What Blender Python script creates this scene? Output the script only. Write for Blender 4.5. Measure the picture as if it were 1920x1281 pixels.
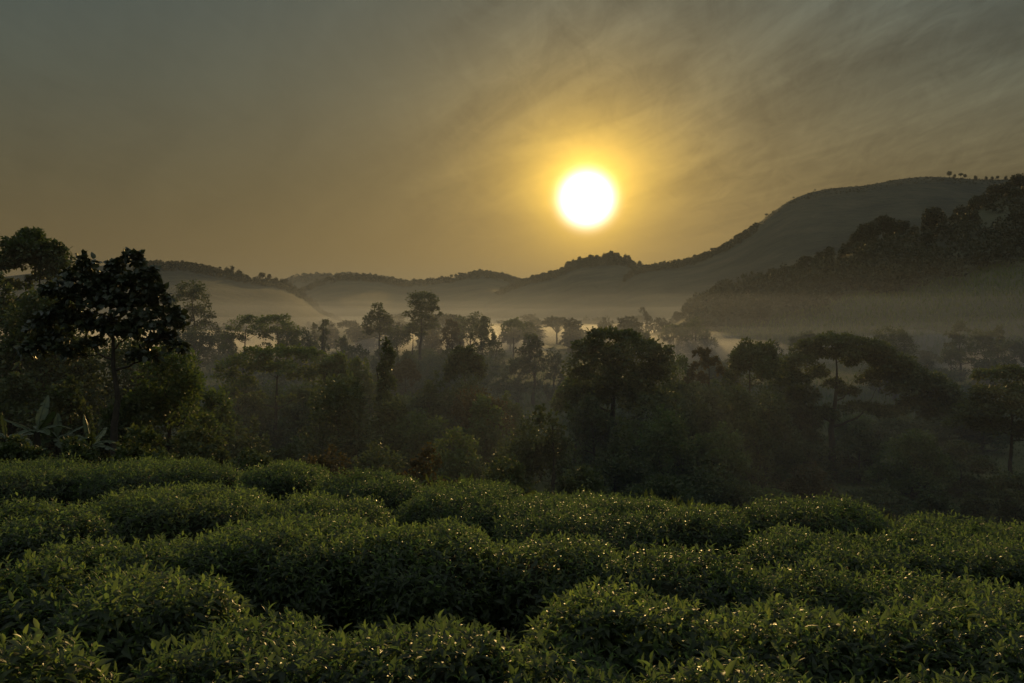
import bpy, math
import numpy as np
from math import radians, sin, cos, pi, exp

for o in list(bpy.data.objects):
    bpy.data.objects.remove(o)
scene = bpy.context.scene
col = scene.collection

# ------------------------------------------------------------------ camera
F = 1867.0            # focal length in photo pixels (photo 1920 x 1281)
HY = 590.0            # photo row of the horizon
cam_d = bpy.data.cameras.new("camera")
cam = bpy.data.objects.new("camera", cam_d)
col.objects.link(cam)
cam.location = (0, 0, 0)
cam.rotation_euler = (radians(90), 0, 0)
cam_d.sensor_width = 36.0
cam_d.lens = 36.0 * F / 1920.0
cam_d.shift_y = -(640.5 - HY) / 1920.0
cam_d.clip_start = 0.05
cam_d.clip_end = 20000
scene.camera = cam

# ------------------------------------------------------------------ sun and sky
SUN_AZ = math.atan((1100 - 960) / F)
SUN_EL = math.atan((HY - 373) / F * cos(SUN_AZ))
S = (sin(SUN_AZ) * cos(SUN_EL), cos(SUN_AZ) * cos(SUN_EL), sin(SUN_EL))
sun_d = bpy.data.lights.new("sun", 'SUN')
sun_d.energy = 2.8
sun_d.angle = radians(0.6)
sun_d.color = (1.0, 0.65, 0.22)
sun = bpy.data.objects.new("sun", sun_d)
col.objects.link(sun)
sun.location = (S[0] * 50, S[1] * 50, 60)
sun.rotation_euler = (radians(90) - SUN_EL, 0, pi - SUN_AZ)

scene.view_settings.view_transform = 'Standard'
scene.view_settings.look = 'None'
scene.view_settings.exposure = 0.20
scene.view_settings.gamma = 1.0
scene.cycles.volume_bounces = 0
scene.cycles.max_bounces = 6
scene.cycles.diffuse_bounces = 2
scene.cycles.glossy_bounces = 2
scene.cycles.transmission_bounces = 3
scene.cycles.sample_clamp_indirect = 2.0

world = bpy.data.worlds.new("World")
scene.world = world
world.use_nodes = True


class NT:
    """small helper round a node tree"""
    def __init__(self, nt):
        self.nt = nt
        nt.nodes.clear()

    def n(self, t, **kw):
        nd = self.nt.nodes.new(t)
        for k, v in kw.items():
            setattr(nd, k, v)
        return nd

    def l(self, a, b):
        self.nt.links.new(a, b)

    def put(self, sock, v):
        if hasattr(v, 'is_output'):
            self.l(v, sock)
        elif v is not None:
            sock.default_value = v

    def m(self, op, a, b=None, c=None, clamp=False):
        nd = self.n('ShaderNodeMath', operation=op, use_clamp=clamp)
        for i, v in enumerate((a, b, c)):
            self.put(nd.inputs[i], v)
        return nd.outputs[0]

    def vm(self, op, a, b=None, out=0):
        nd = self.n('ShaderNodeVectorMath', operation=op)
        self.put(nd.inputs[0], a)
        if b is not None:
            self.put(nd.inputs[3] if op == 'SCALE' else nd.inputs[1], b)
        return nd.outputs['Value'] if op in ('DOT_PRODUCT', 'LENGTH') else nd.outputs[0]

    def ss(self, x, a, b, lo=0.0, hi=1.0):
        nd = self.n('ShaderNodeMapRange', interpolation_type='SMOOTHSTEP')
        self.put(nd.inputs[0], x)
        nd.inputs[1].default_value = a
        nd.inputs[2].default_value = b
        nd.inputs[3].default_value = lo
        nd.inputs[4].default_value = hi
        return nd.outputs[0]

    def ramp(self, x, stops):
        nd = self.n('ShaderNodeValToRGB')
        self.put(nd.inputs[0], x)
        r = nd.color_ramp
        while len(r.elements) < len(stops):
            r.elements.new(0.5)
        for e, (p, c) in zip(r.elements, stops):
            e.position = p
            e.color = (c[0], c[1], c[2], 1)
        return nd.outputs[0]

    def noise(self, vec, scale, detail=4, rough=0.5, dist=0.0):
        nd = self.n('ShaderNodeTexNoise')
        if vec is not None:
            self.put(nd.inputs['Vector'], vec)
        nd.inputs['Scale'].default_value = scale
        nd.inputs['Detail'].default_value = detail
        nd.inputs['Roughness'].default_value = rough
        nd.inputs['Distortion'].default_value = dist
        return nd.outputs[0]


w = NT(world.node_tree)
tc = w.n('ShaderNodeTexCoord')
d = tc.outputs['Generated']
sep = w.n('ShaderNodeSeparateXYZ')
w.l(d, sep.inputs[0])
z = sep.outputs[2]
cost = w.m('MINIMUM', w.vm('DOT_PRODUCT', d, S), 0.9999999)
th = w.m('ARCCOSINE', cost)
base = w.ramp(w.m('MAXIMUM', z, 0.0), [(0.0, (.125, .082, .026)), (0.05, (.112, .078, .028)), (0.13, (.080, .069, .036)),
                                       (0.22, (.066, .074, .055)), (0.31, (.054, .073, .067)), (0.5, (.15, .175, .18)), (1.0, (.36, .40, .42))])
# fill added to the sky at the viewer's back, brightening foliage that faces it
base = w.vm('ADD', base, w.vm('SCALE', (.07, .08, .08), w.ss(sep.outputs[1], .15, -.75)))
wide = w.vm('SCALE', (.180, .106, .011), w.m('EXPONENT', w.m('MULTIPLY', th, -1 / .13)))
up = w.ss(z, .07, .165, .42, 1.0)
nar = w.vm('SCALE', (3.4, 2.0, .18), w.m('MULTIPLY', w.m('EXPONENT', w.m('MULTIPLY', th, -1 / .033)), up))
core = w.vm('SCALE', (5.5, 5.3, 5.0), w.m('POWER', w.ss(th, .051, .007), 3.4))
# thin cirrus, drawn out towards the upper right, on a high flat layer
den = w.m('ADD', w.m('MAXIMUM', z, 0.0), 0.12)
px_ = w.m('DIVIDE', sep.outputs[0], den)
py_ = w.m('DIVIDE', sep.outputs[1], den)
cmb = w.n('ShaderNodeCombineXYZ')
w.l(px_, cmb.inputs[0]); w.l(py_, cmb.inputs[1])
mp = w.n('ShaderNodeMapping', vector_type='TEXTURE')
mp.inputs['Rotation'].default_value = (0, 0, radians(24))
mp.inputs['Scale'].default_value = (.42, 1.9, 1)
w.l(cmb.outputs[0], mp.inputs[0])
c1 = w.noise(mp.outputs[0], 1.5, 9, .60, .7)
mp2 = w.n('ShaderNodeMapping', vector_type='TEXTURE')
mp2.inputs['Rotation'].default_value = (0, 0, radians(-6))
mp2.inputs['Scale'].default_value = (.22, .75, 1)
w.l(cmb.outputs[0], mp2.inputs[0])
c2 = w.noise(mp2.outputs[0], 2.0, 8, .66, 1.2)
cl = w.m('ADD', w.m('MULTIPLY', w.m('SUBTRACT', c1, .48), 1.7), w.m('MULTIPLY', w.m('SUBTRACT', c2, .5), .95))
side = w.ss(sep.outputs[0], -.18, .08, .22, 1.0)
cl = w.m('MULTIPLY', w.m('MULTIPLY', w.m('MULTIPLY', cl, side), w.ss(z, .03, .14)), w.ss(th, .04, .16, .25, 1.0))
mod = w.m('MAXIMUM', w.m('ADD', 1.0, cl), .3)
tot = w.vm('ADD', w.vm('SCALE', w.vm('ADD', base, w.vm('ADD', wide, nar)), mod), core)
sky = w.n('ShaderNodeTexSky', sky_type='NISHITA')
sky.sun_disc = False
sky.sun_elevation = SUN_EL
sky.sun_rotation = SUN_AZ
sky.dust_density = 4.0
bg1 = w.n('ShaderNodeBackground')
w.l(tot, bg1.inputs[0])
bg2 = w.n('ShaderNodeBackground')
w.l(sky.outputs[0], bg2.inputs[0])
bg2.inputs[1].default_value = 0.0015
add = w.n('ShaderNodeAddShader')
w.l(bg1.outputs[0], add.inputs[0]); w.l(bg2.outputs[0], add.inputs[1])
wo = w.n('ShaderNodeOutputWorld')
w.l(add.outputs[0], wo.inputs[0])


# ------------------------------------------------------------------ helpers
def rs(seed):
    return np.random.default_rng(seed)


def link(o):
    col.objects.link(o)
    return o


def mesh(name, V, Q, mat, parent=None, smooth=False, loc=None):
    V = np.ascontiguousarray(V, dtype=np.float32)
    Q = np.ascontiguousarray(Q, dtype=np.int32)
    me = bpy.data.meshes.new(name)
    me.vertices.add(len(V))
    me.vertices.foreach_set('co', V.ravel())
    me.loops.add(Q.size)
    me.loops.foreach_set('vertex_index', Q.ravel())
    me.polygons.add(len(Q))
    me.polygons.foreach_set('loop_start', np.arange(0, Q.size, 4, dtype=np.int32))
    if smooth:
        me.polygons.foreach_set('use_smooth', np.ones(len(Q), dtype=bool))
    me.update(calc_edges=True)
    me.materials.append(mat)
    o = bpy.data.objects.new(name, me)
    link(o)
    if parent is not None:
        o.parent = parent
    if loc is not None:
        o.location = loc
    return o


def cat(parts):
    """join (V, Q) pairs"""
    Vs, Qs, n = [], [], 0
    for V, Q in parts:
        if len(V) == 0:
            continue
        Vs.append(V)
        Qs.append(Q + n)
        n += len(V)
    return np.concatenate(Vs), np.concatenate(Qs)


def empty(name, loc, label, category, group=None, rz=0.0):
    o = bpy.data.objects.new(name, None)
    o.empty_display_size = 0.3
    link(o)
    o.location = loc
    o.rotation_euler = (0, 0, rz)
    return tag(o, label, category, group)


def tag(o, label=None, category=None, group=None, kind=None):
    if label:
        o['label'] = label
    if category:
        o['category'] = category
    if group:
        o['group'] = group
    if kind:
        o['kind'] = kind
    return o


def unit(v):
    return v / (np.linalg.norm(v, axis=-1, keepdims=True) + 1e-9)


def tube(P, R, sides=6):
    P = np.asarray(P, float)
    R = np.asarray(R, float)
    T = unit(np.gradient(P, axis=0))
    ref = np.where(np.abs(T[:, 2:3]) > .9, np.array([[1., 0, 0]]), np.array([[0, 0, 1.]]))
    A = unit(np.cross(T, ref))
    for i in range(1, len(A)):
        if (A[i] * A[i - 1]).sum() < 0:
            A[i] *= -1
    B = np.cross(T, A)
    a = np.linspace(0, 2 * pi, sides, endpoint=False)
    V = (P[:, None] + R[:, None, None] * (A[:, None] * np.cos(a)[None, :, None] + B[:, None] * np.sin(a)[None, :, None]))
    k = len(P)
    i = np.arange(k - 1)[:, None] * sides
    j = np.arange(sides)[None]
    j2 = (j + 1) % sides
    Q = np.stack([i + j, i + j2, i + sides + j2, i + sides + j], -1).reshape(-1, 4)
    return V.reshape(-1, 3), Q


def bez(a, c, b, k):
    t = np.linspace(0, 1, k)[:, None]
    return (1 - t) ** 2 * a + 2 * t * (1 - t) * c + t * t * b


def leaves_simple(P, D, N, L, W):
    """one bent quad per leaf"""
    D = unit(D)
    Sd = unit(np.cross(D, N))
    N = np.cross(Sd, D)
    L = L[:, None]
    W = W[:, None]
    b = P
    m = P + D * L * .5 - N * W * .12
    t = P + D * L - N * L * .12
    V = np.stack([b, m + Sd * W * .5 + N * W * .2, t, m - Sd * W * .5 + N * W * .2], 1).reshape(-1, 3)
    Q = np.arange(len(P) * 4).reshape(-1, 4)
    return V, Q


def leaves_full(P, D, N, L, W, curl, stations=(0.0, .3, .66, 1.0), widths=(.12, .95, .8, .03)):
    """leaf with a folded midrib, curved along its length: 3 verts per station"""
    D = unit(D)
    Sd = unit(np.cross(D, N))
    N = np.cross(Sd, D)
    n = len(P)
    k = len(stations)
    V = np.zeros((n, k, 3, 3))
    for i, (t, wd) in enumerate(zip(stations, widths)):
        c = P + D * (L * t)[:, None] - N * (L * curl * t * t)[:, None]
        hw = (W * .5 * wd)[:, None]
        V[:, i, 0] = c - Sd * hw + N * hw * .45
        V[:, i, 1] = c
        V[:, i, 2] = c + Sd * hw + N * hw * .45
    q = []
    for i in range(k - 1):
        for s in (0, 1):
            a = i * 3 + s
            q.append([a, a + 1, a + 4, a + 3])
    q = np.array(q)
    Q = (np.arange(n)[:, None, None] * (3 * k) + q[None]).reshape(-1, 4)
    return V.reshape(-1, 3), Q


def vnoise(x, y, seed=0, scale=1.0):
    """cheap smooth noise, about -1..1"""
    r = rs(seed)
    s = np.zeros_like(np.asarray(x, float))
    for k in range(6):
        a = r.uniform(0, 2 * pi)
        f = scale * (1.0 + .55 * k)
        s = s + np.sin((np.cos(a) * x + np.sin(a) * y) * f + r.uniform(0, 6.28)) / (1 + .5 * k)
    return s / 2.4


# ------------------------------------------------------------------ materials
def new_mat(name):
    m = bpy.data.materials.new(name)
    m.use_nodes = True
    return m, NT(m.node_tree)


def leaf_mat(name, cols, rough=.45, trans=.3, tcol=(.10, .14, .02), spec=.5, wet=0.0):
    m, t = new_mat(name)
    g = t.n('ShaderNodeNewGeometry')
    oi = t.n('ShaderNodeObjectInfo')
    x = t.m('ADD', t.m('MULTIPLY', g.outputs['Random Per Island'], .75), t.m('MULTIPLY', oi.outputs['Random'], .25))
    c = t.ramp(x, [(i / (len(cols) - 1), q) for i, q in enumerate(cols)])
    p = t.n('ShaderNodeBsdfPrincipled')
    t.l(c, p.inputs['Base Color'])
    if wet > 0:
        t.l(t.ss(t.m('FRACT', t.m('MULTIPLY', g.outputs['Random Per Island'], 17.3)), .45, .6, rough, rough - wet), p.inputs['Roughness'])
    else:
        p.inputs['Roughness'].default_value = rough
    p.inputs['Specular IOR Level'].default_value = spec
    tr = t.n('ShaderNodeBsdfTranslucent')
    mul = t.n('ShaderNodeMixRGB', blend_type='MULTIPLY')
    mul.inputs[0].default_value = 1.0
    t.l(c, mul.inputs[1])
    mul.inputs[2].default_value = (tcol[0], tcol[1], tcol[2], 1)
    t.l(mul.outputs[0], tr.inputs[0])
    mx = t.n('ShaderNodeMixShader')
    mx.inputs[0].default_value = trans
    t.l(p.outputs[0], mx.inputs[1]); t.l(tr.outputs[0], mx.inputs[2])
    o = t.n('ShaderNodeOutputMaterial')
    t.l(mx.outputs[0], o.inputs[0])
    return m


def noise_mat(name, stops, scale, detail=6, rough=.9, bump=0.0, bscale=None, bdist=.1):
    m, t = new_mat(name)
    tcn = t.n('ShaderNodeTexCoord')
    f = t.noise(tcn.outputs['Object'], scale, detail, .6)
    c = t.ramp(f, stops)
    p = t.n('ShaderNodeBsdfPrincipled')
    t.l(c, p.inputs['Base Color'])
    p.inputs['Roughness'].default_value = rough
    p.inputs['Specular IOR Level'].default_value = .2
    if bump:
        b = t.n('ShaderNodeBump')
        b.inputs['Strength'].default_value = bump
        b.inputs['Distance'].default_value = bdist
        t.l(t.noise(tcn.outputs['Object'], bscale or scale * 4, 6, .65), b.inputs['Height'])
        t.l(b.outputs[0], p.inputs['Normal'])
    o = t.n('ShaderNodeOutputMaterial')
    t.l(p.outputs[0], o.inputs[0])
    return m


M = {}
M['tea'] = leaf_mat('tea_leaf', [(.016, .024, .013), (.022, .032, .016), (.030, .042, .020), (.042, .056, .024), (.072, .086, .030)],
                    rough=.55, trans=.48, tcol=(5.0, 5.5, 3.2), spec=.30, wet=.10)
M['tea_hull'] = noise_mat('tea_inner_hull', [(.3, (.018, .022, .010)), (.7, (.035, .036, .018))], 18, bump=.6)  # dark hull behind the leaves, not real twigs
M['leaf_dark'] = leaf_mat('leaf_dark', [(.030, .042, .022), (.044, .058, .026), (.060, .076, .032), (.085, .090, .038)], rough=.62, trans=.25, tcol=(2.0, 2.2, 1.2), spec=.16)
M['leaf_mid'] = leaf_mat('leaf_mid', [(.040, .058, .026), (.056, .080, .030), (.072, .098, .036), (.100, .108, .042)], rough=.62, trans=.3, tcol=(2.2, 2.4, 1.2), spec=.16)
M['leaf_red'] = leaf_mat('leaf_reddish', [(.040, .042, .020), (.050, .044, .021), (.056, .045, .022), (.048, .052, .022)], rough=.62, trans=.3, tcol=(2.1, 1.9, 1.0), spec=.16)
M['leaf_big'] = leaf_mat('leaf_broad', [(.022, .030, .015), (.030, .040, .017), (.038, .046, .018)], rough=.45, trans=.12, tcol=(1.6, 1.6, .8), spec=.4)
M['banana'] = leaf_mat('banana_leaf', [(.040, .056, .024), (.052, .070, .030), (.062, .078, .034)], rough=.5, trans=.22, tcol=(1.8, 1.9, 1.2), spec=.4)
M['far_leaf'] = leaf_mat('leaf_far', [(.024, .030, .016), (.032, .040, .020), (.042, .046, .022)], rough=.7, trans=.08, tcol=(2, 2, 1.2), spec=.2)
M['bark'] = noise_mat('bark', [(.3, (.028, .024, .018)), (.7, (.055, .046, .034))], 6, bump=.5, bscale=30, bdist=.03)
M['ground'] = None


# ------------------------------------------------------------------ ground
def sstep(t):
    t = np.clip(t, 0, 1)
    return t * t * (3 - 2 * t)


def canopy(x, y):
    return -1.2 - .08 * y - .03 * x


FLOOR = -10.0


def ground(x, y):
    x = np.asarray(x, float)
    y = np.asarray(y, float)
    yc = np.clip(y, -60, 60)
    xc = np.clip(x, -60, 60)
    tea = canopy(xc, yc) - .85
    e = np.clip(13.2 - .32 * xc, 8, 18)
    t = sstep((yc - e) / 33.0)
    far = FLOOR + vnoise(x, y, 5, .035) * .35 * sstep((y - 40) / 40)
    return tea * (1 - t) + far * t


def gz(x, y):
    return float(ground(x, y))


def at(px, D):
    return (px - 960) / F * D


def ground_mat():
    m, t = new_mat('ground')
    tcn = t.n('ShaderNodeTexCoord')
    P = tcn.outputs['Object']
    f1 = t.noise(P, .06, 5, .6)
    f2 = t.noise(P, 1.3, 6, .65)
    c = t.ramp(t.m('ADD', t.m('MULTIPLY', f1, .6), t.m('MULTIPLY', f2, .4)),
               [(.3, (.030, .034, .014)), (.5, (.060, .066, .024)), (.65, (.085, .085, .032)), (.8, (.10, .09, .04))])
    p = t.n('ShaderNodeBsdfPrincipled')
    t.l(c, p.inputs['Base Color'])
    p.inputs['Roughness'].default_value = .95
    p.inputs['Specular IOR Level'].default_value = .1
    b = t.n('ShaderNodeBump')
    b.inputs['Strength'].default_value = .8
    b.inputs['Distance'].default_value = .25
    t.l(t.noise(P, 2.5, 6, .7), b.inputs['Height'])
    t.l(b.outputs[0], p.inputs['Normal'])
    o = t.n('ShaderNodeOutputMaterial')
    t.l(p.outputs[0], o.inputs[0])
    return m


def build_ground():
    a = np.linspace(-1, 1, 181)
    xs = np.sinh(a * 6.2) / np.sinh(6.2) * 6000
    b = np.linspace(-.55, 1, 261)
    ys = np.sinh(b * 6.2) / np.sinh(6.2) * 7000
    X, Y = np.meshgrid(xs, ys)
    Z = ground(X, Y)
    V = np.stack([X, Y, Z], -1).reshape(-1, 3)
    nx, ny = len(xs), len(ys)
    i = np.arange(ny - 1)[:, None] * nx
    j = np.arange(nx - 1)[None]
    Q = np.stack([i + j, i + j + 1, i + nx + j + 1, i + nx + j], -1).reshape(-1, 4)
    o = mesh('ground', V, Q, ground_mat(), smooth=True)
    tag(o, kind='structure')


build_ground()

# ------------------------------------------------------------------ hills
HILLS = {}


def hill(name, prof, D, foot, back, seed, mat, bump=1.0, power=1.15, Dfun=None):
    """ridge with the skyline profile prof at distance D, rising from its foot towards the ridge"""
    pp = np.array(prof, float)
    px = np.linspace(pp[0, 0], pp[-1, 0], 150)
    py = np.interp(px, pp[:, 0], pp[:, 1])
    k = np.ones(5) / 5
    pys = np.convolve(np.pad(py, 2, mode='edge'), k, mode='valid')
    u = (px - 960) / F
    rows = []
    Dc = np.full_like(px, D) if Dfun is None else Dfun(px)
    ts = np.concatenate([np.linspace(0, 1, 26), np.linspace(1.12, 2.6, 9)])
    for t in ts:
        if t <= 1:
            d = foot + (Dc - foot) * t
            zc = FLOOR - 3 + ((HY - pys) / F * Dc - FLOOR + 3) * t ** power
            amp = bump * np.sin(pi * t) * (1 if t < 1 else 0)
        else:
            d = Dc + (t - 1) * back
            zc = (HY - pys) / F * Dc + 0 * t
            zc = zc + (FLOOR - 8 - zc) * sstep((t - 1) / 1.6)
            amp = 0.0
        x = u * d
        zc = zc + amp * vnoise(x, d, seed, 8.0 / D * 2.0) * D * .006
        rows.append(np.stack([x, d, zc], -1))
    V = np.array(rows)
    nr, nc = V.shape[:2]
    i = np.arange(nr - 1)[:, None] * nc
    j = np.arange(nc - 1)[None]
    Q = np.stack([i + j, i + j + 1, i + nc + j + 1, i + nc + j], -1).reshape(-1, 4)
    o = mesh(name, V.reshape(-1, 3), Q, mat, smooth=True)
    tag(o, kind='structure')
    HILLS[name] = (px, pys, Dc, V)
    return o


M['hill'] = noise_mat('hill_scrub', [(.32, (.014, .019, .012)), (.5, (.034, .040, .022)), (.68, (.062, .060, .034))], .02, 8, bump=1.0, bscale=.12, bdist=6.0)
M['hill_near'] = noise_mat('hill_fields', [(.3, (.030, .034, .018)), (.55, (.050, .056, .026)), (.75, (.075, .072, .034))], .02, 8, bump=1.0, bscale=.3, bdist=1.5)

far_ridge = hill('far_ridge', [(440, 560), (520, 531), (545, 521), (580, 514), (620, 516), (660, 514), (700, 516), (740, 525), (820, 545), (920, 570)],
                 2900, 2300, 300, 1, M['hill'])
middle_hill = hill('middle_hill', [(470, 600), (540, 560), (570, 542), (600, 527), (640, 518), (680, 518), (720, 522), (760, 530), (800, 527), (840, 523),
                                   (880, 514), (905, 509), (940, 515), (965, 523), (1000, 530), (1060, 545), (1160, 575), (1250, 600)],
                   1650, 950, 250, 2, M['hill'], bump=.3)
left_hill = hill('left_hill', [(-420, 575), (-150, 540), (0, 520), (100, 508), (200, 497), (280, 493), (340, 494), (400, 504), (440, 516), (480, 524), (510, 527),
                               (540, 536), (565, 553), (590, 576), (610, 590), (650, 605), (700, 616)],
                 950, 480, 260, 3, M['hill'], bump=.3)
sunlit_hill = hill('peaked_hill', [(840, 600), (900, 565), (960, 537), (985, 527), (1020, 518), (1060, 505), (1080, 492), (1110, 488), (1150, 483), (1175, 487),
                                   (1190, 496), (1215, 503), (1300, 525), (1400, 565), (1480, 600)],
                   1350, 700, 250, 4, M['hill'], bump=.4)
right_hill = hill('tall_right_hill', [(1080, 590), (1130, 555), (1170, 520), (1200, 504), (1240, 497), (1280, 492), (1305, 486), (1340, 472), (1380, 450), (1400, 437),
                                      (1430, 412), (1460, 389), (1490, 371), (1530, 358), (1570, 352), (1620, 349), (1680, 337), (1720, 332), (1770, 332),
                                      (1830, 337), (1880, 337), (1940, 335), (2100, 320), (2400, 380)],
                  1100, 560, 260, 5, M['hill'], bump=.5)
near_hill = hill('near_right_slope', [(1190, 640), (1230, 622), (1270, 606), (1300, 588), (1330, 566), (1360, 553), (1400, 545), (1450, 528), (1490, 518), (1540, 500),
                                      (1590, 474), (1620, 455), (1690, 444), (1740, 432), (1790, 415), (1830, 390), (1870, 370), (1920, 352), (2050, 310), (2400, 260)],
                 460, 210, 160, 6, M['hill_near'], power=1.3, Dfun=lambda p: np.interp(p, [1190, 1400, 1920, 2400], [330, 400, 500, 520]))


def hill_z(name, px, t):
    """world point on a hill's front slope at photo column px, t = 0 foot .. 1 ridge"""
    X, P, Dc, V = HILLS[name]
    c = np.interp(px, X, np.arange(len(X)))
    r = np.interp(t, np.linspace(0, 1, 26), np.arange(26))
    c0, r0 = int(min(c, len(X) - 2)), int(min(r, 24))
    fc, fr = c - c0, r - r0
    p = (V[r0, c0] * (1 - fc) + V[r0, c0 + 1] * fc) * (1 - fr) + (V[r0 + 1, c0] * (1 - fc) + V[r0 + 1, c0 + 1] * fc) * fr
    return p


# ------------------------------------------------------------------ trees
def lobes_for(kind, H, W, r):
    """list of (cx, cy, cz, rx, ry, rz)"""
    R = W / 2
    L = []
    if kind == 'round':
        n = 16
        for i in range(n):
            a = i * 2.4 + r.uniform(-.3, .3)
            cz = 1 - 1.55 * (i + .3) / n
            q = math.sqrt(max(0, 1 - cz * cz)) * .66 * r.uniform(.8, 1.08)
            s = r.uniform(.30, .44)
            L.append((R * q * cos(a), R * q * sin(a), H * (.60 + .27 * cz), R * s, R * s, H * r.uniform(.11, .15)))
    elif kind == 'umbrella':
        n = 18
        for i in range(n):
            a = i * 2.4 + r.uniform(-.3, .3)
            f = (i + .3) / n
            q = .74 * math.sqrt(f) * r.uniform(.85, 1.08)
            zz = .55 + .35 * math.sqrt(max(0, 1 - (q / .86) ** 2)) + r.uniform(-.03, .03)
            s = r.uniform(.26, .38)
            L.append((R * q * cos(a), R * q * sin(a), H * zz, R * s, R * s, H * r.uniform(.085, .12)))
    elif kind == 'layered':
        n = 10
        for i in range(n):
            f = i / (n - 1)
            zz = .32 + .60 * f
            q = (.62 - .25 * f) * r.uniform(.5, 1.15) if i < n - 2 else .12
            a = i * 2.2 + r.uniform(-.5, .5)
            s = r.uniform(.34, .5) * (1.2 if i >= n - 2 else 1)
            L.append((R * q * cos(a), R * q * sin(a), H * zz, R * s, R * s, H * r.uniform(.04, .065)))
    elif kind == 'lollipop':
        for i in range(6):
            a = i * 2.4
            q = .5 * (i > 0)
            L.append((R * q * cos(a), R * q * sin(a), H * (.90 - .05 * (i > 0)), R * .5, R * .5, H * .07))
        for i in range(9):
            a = i * 2.5 + r.uniform(-.5, .5)
            f = i / 8
            q = r.uniform(.45, .85) * (1 - .25 * f)
            s = r.uniform(.32, .5)
            L.append((R * q * cos(a), R * q * sin(a), H * (.36 + .42 * f), R * s, R * s, H * .046))
    elif kind == 'column':
        n = 9
        for i in range(n):
            f = i / (n - 1)
            zz = .14 + .78 * f
            a = r.uniform(0, 6.28)
            s = (.95 - .45 * f ** 2) * r.uniform(.7, .9)
            L.append((R * .25 * cos(a), R * .25 * sin(a), H * zz, R * s, R * s, H * .085))
    elif kind == 'bush':
        for i in range(9):
            a = i * 2.4 + r.uniform(-.4, .4)
            q = .62 * math.sqrt((i + .3) / 9)
            zz = .34 + .46 * cos(q * 2.0) * r.uniform(.5, 1.12)
            s = r.uniform(.26, .46)
            L.append((R * q * cos(a), R * q * sin(a), H * zz, R * s, R * s, H * r.uniform(.13, .2)))
        for i in range(8):
            a = i * pi / 4 + r.uniform(-.4, .4)
            q = r.uniform(.45, .8)
            s = r.uniform(.3, .42)
            L.append((R * q * cos(a), R * q * sin(a), H * r.uniform(.12, .34), R * s, R * s, H * r.uniform(.13, .18)))
    elif kind == 'sparse':
        n = 12
        for i in range(n):
            a = i * 2.4 + r.uniform(-.4, .4)
            q = r.uniform(.25, .9)
            zz = r.uniform(.62, .97) - .15 * q
            s = r.uniform(.13, .2)
            L.append((R * q * cos(a), R * q * sin(a), H * zz, R * s, R * s, H * .05))
    elif kind == 'feathery':
        n = 12
        for i in range(n):
            f = i / (n - 1)
            a = i * 2.4
            q = r.uniform(.1, .6) * (1 - .5 * f)
            L.append((R * q * cos(a), R * q * sin(a), H * (.3 + .64 * f), R * .3, R * .3, H * .07))
    return L


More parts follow.
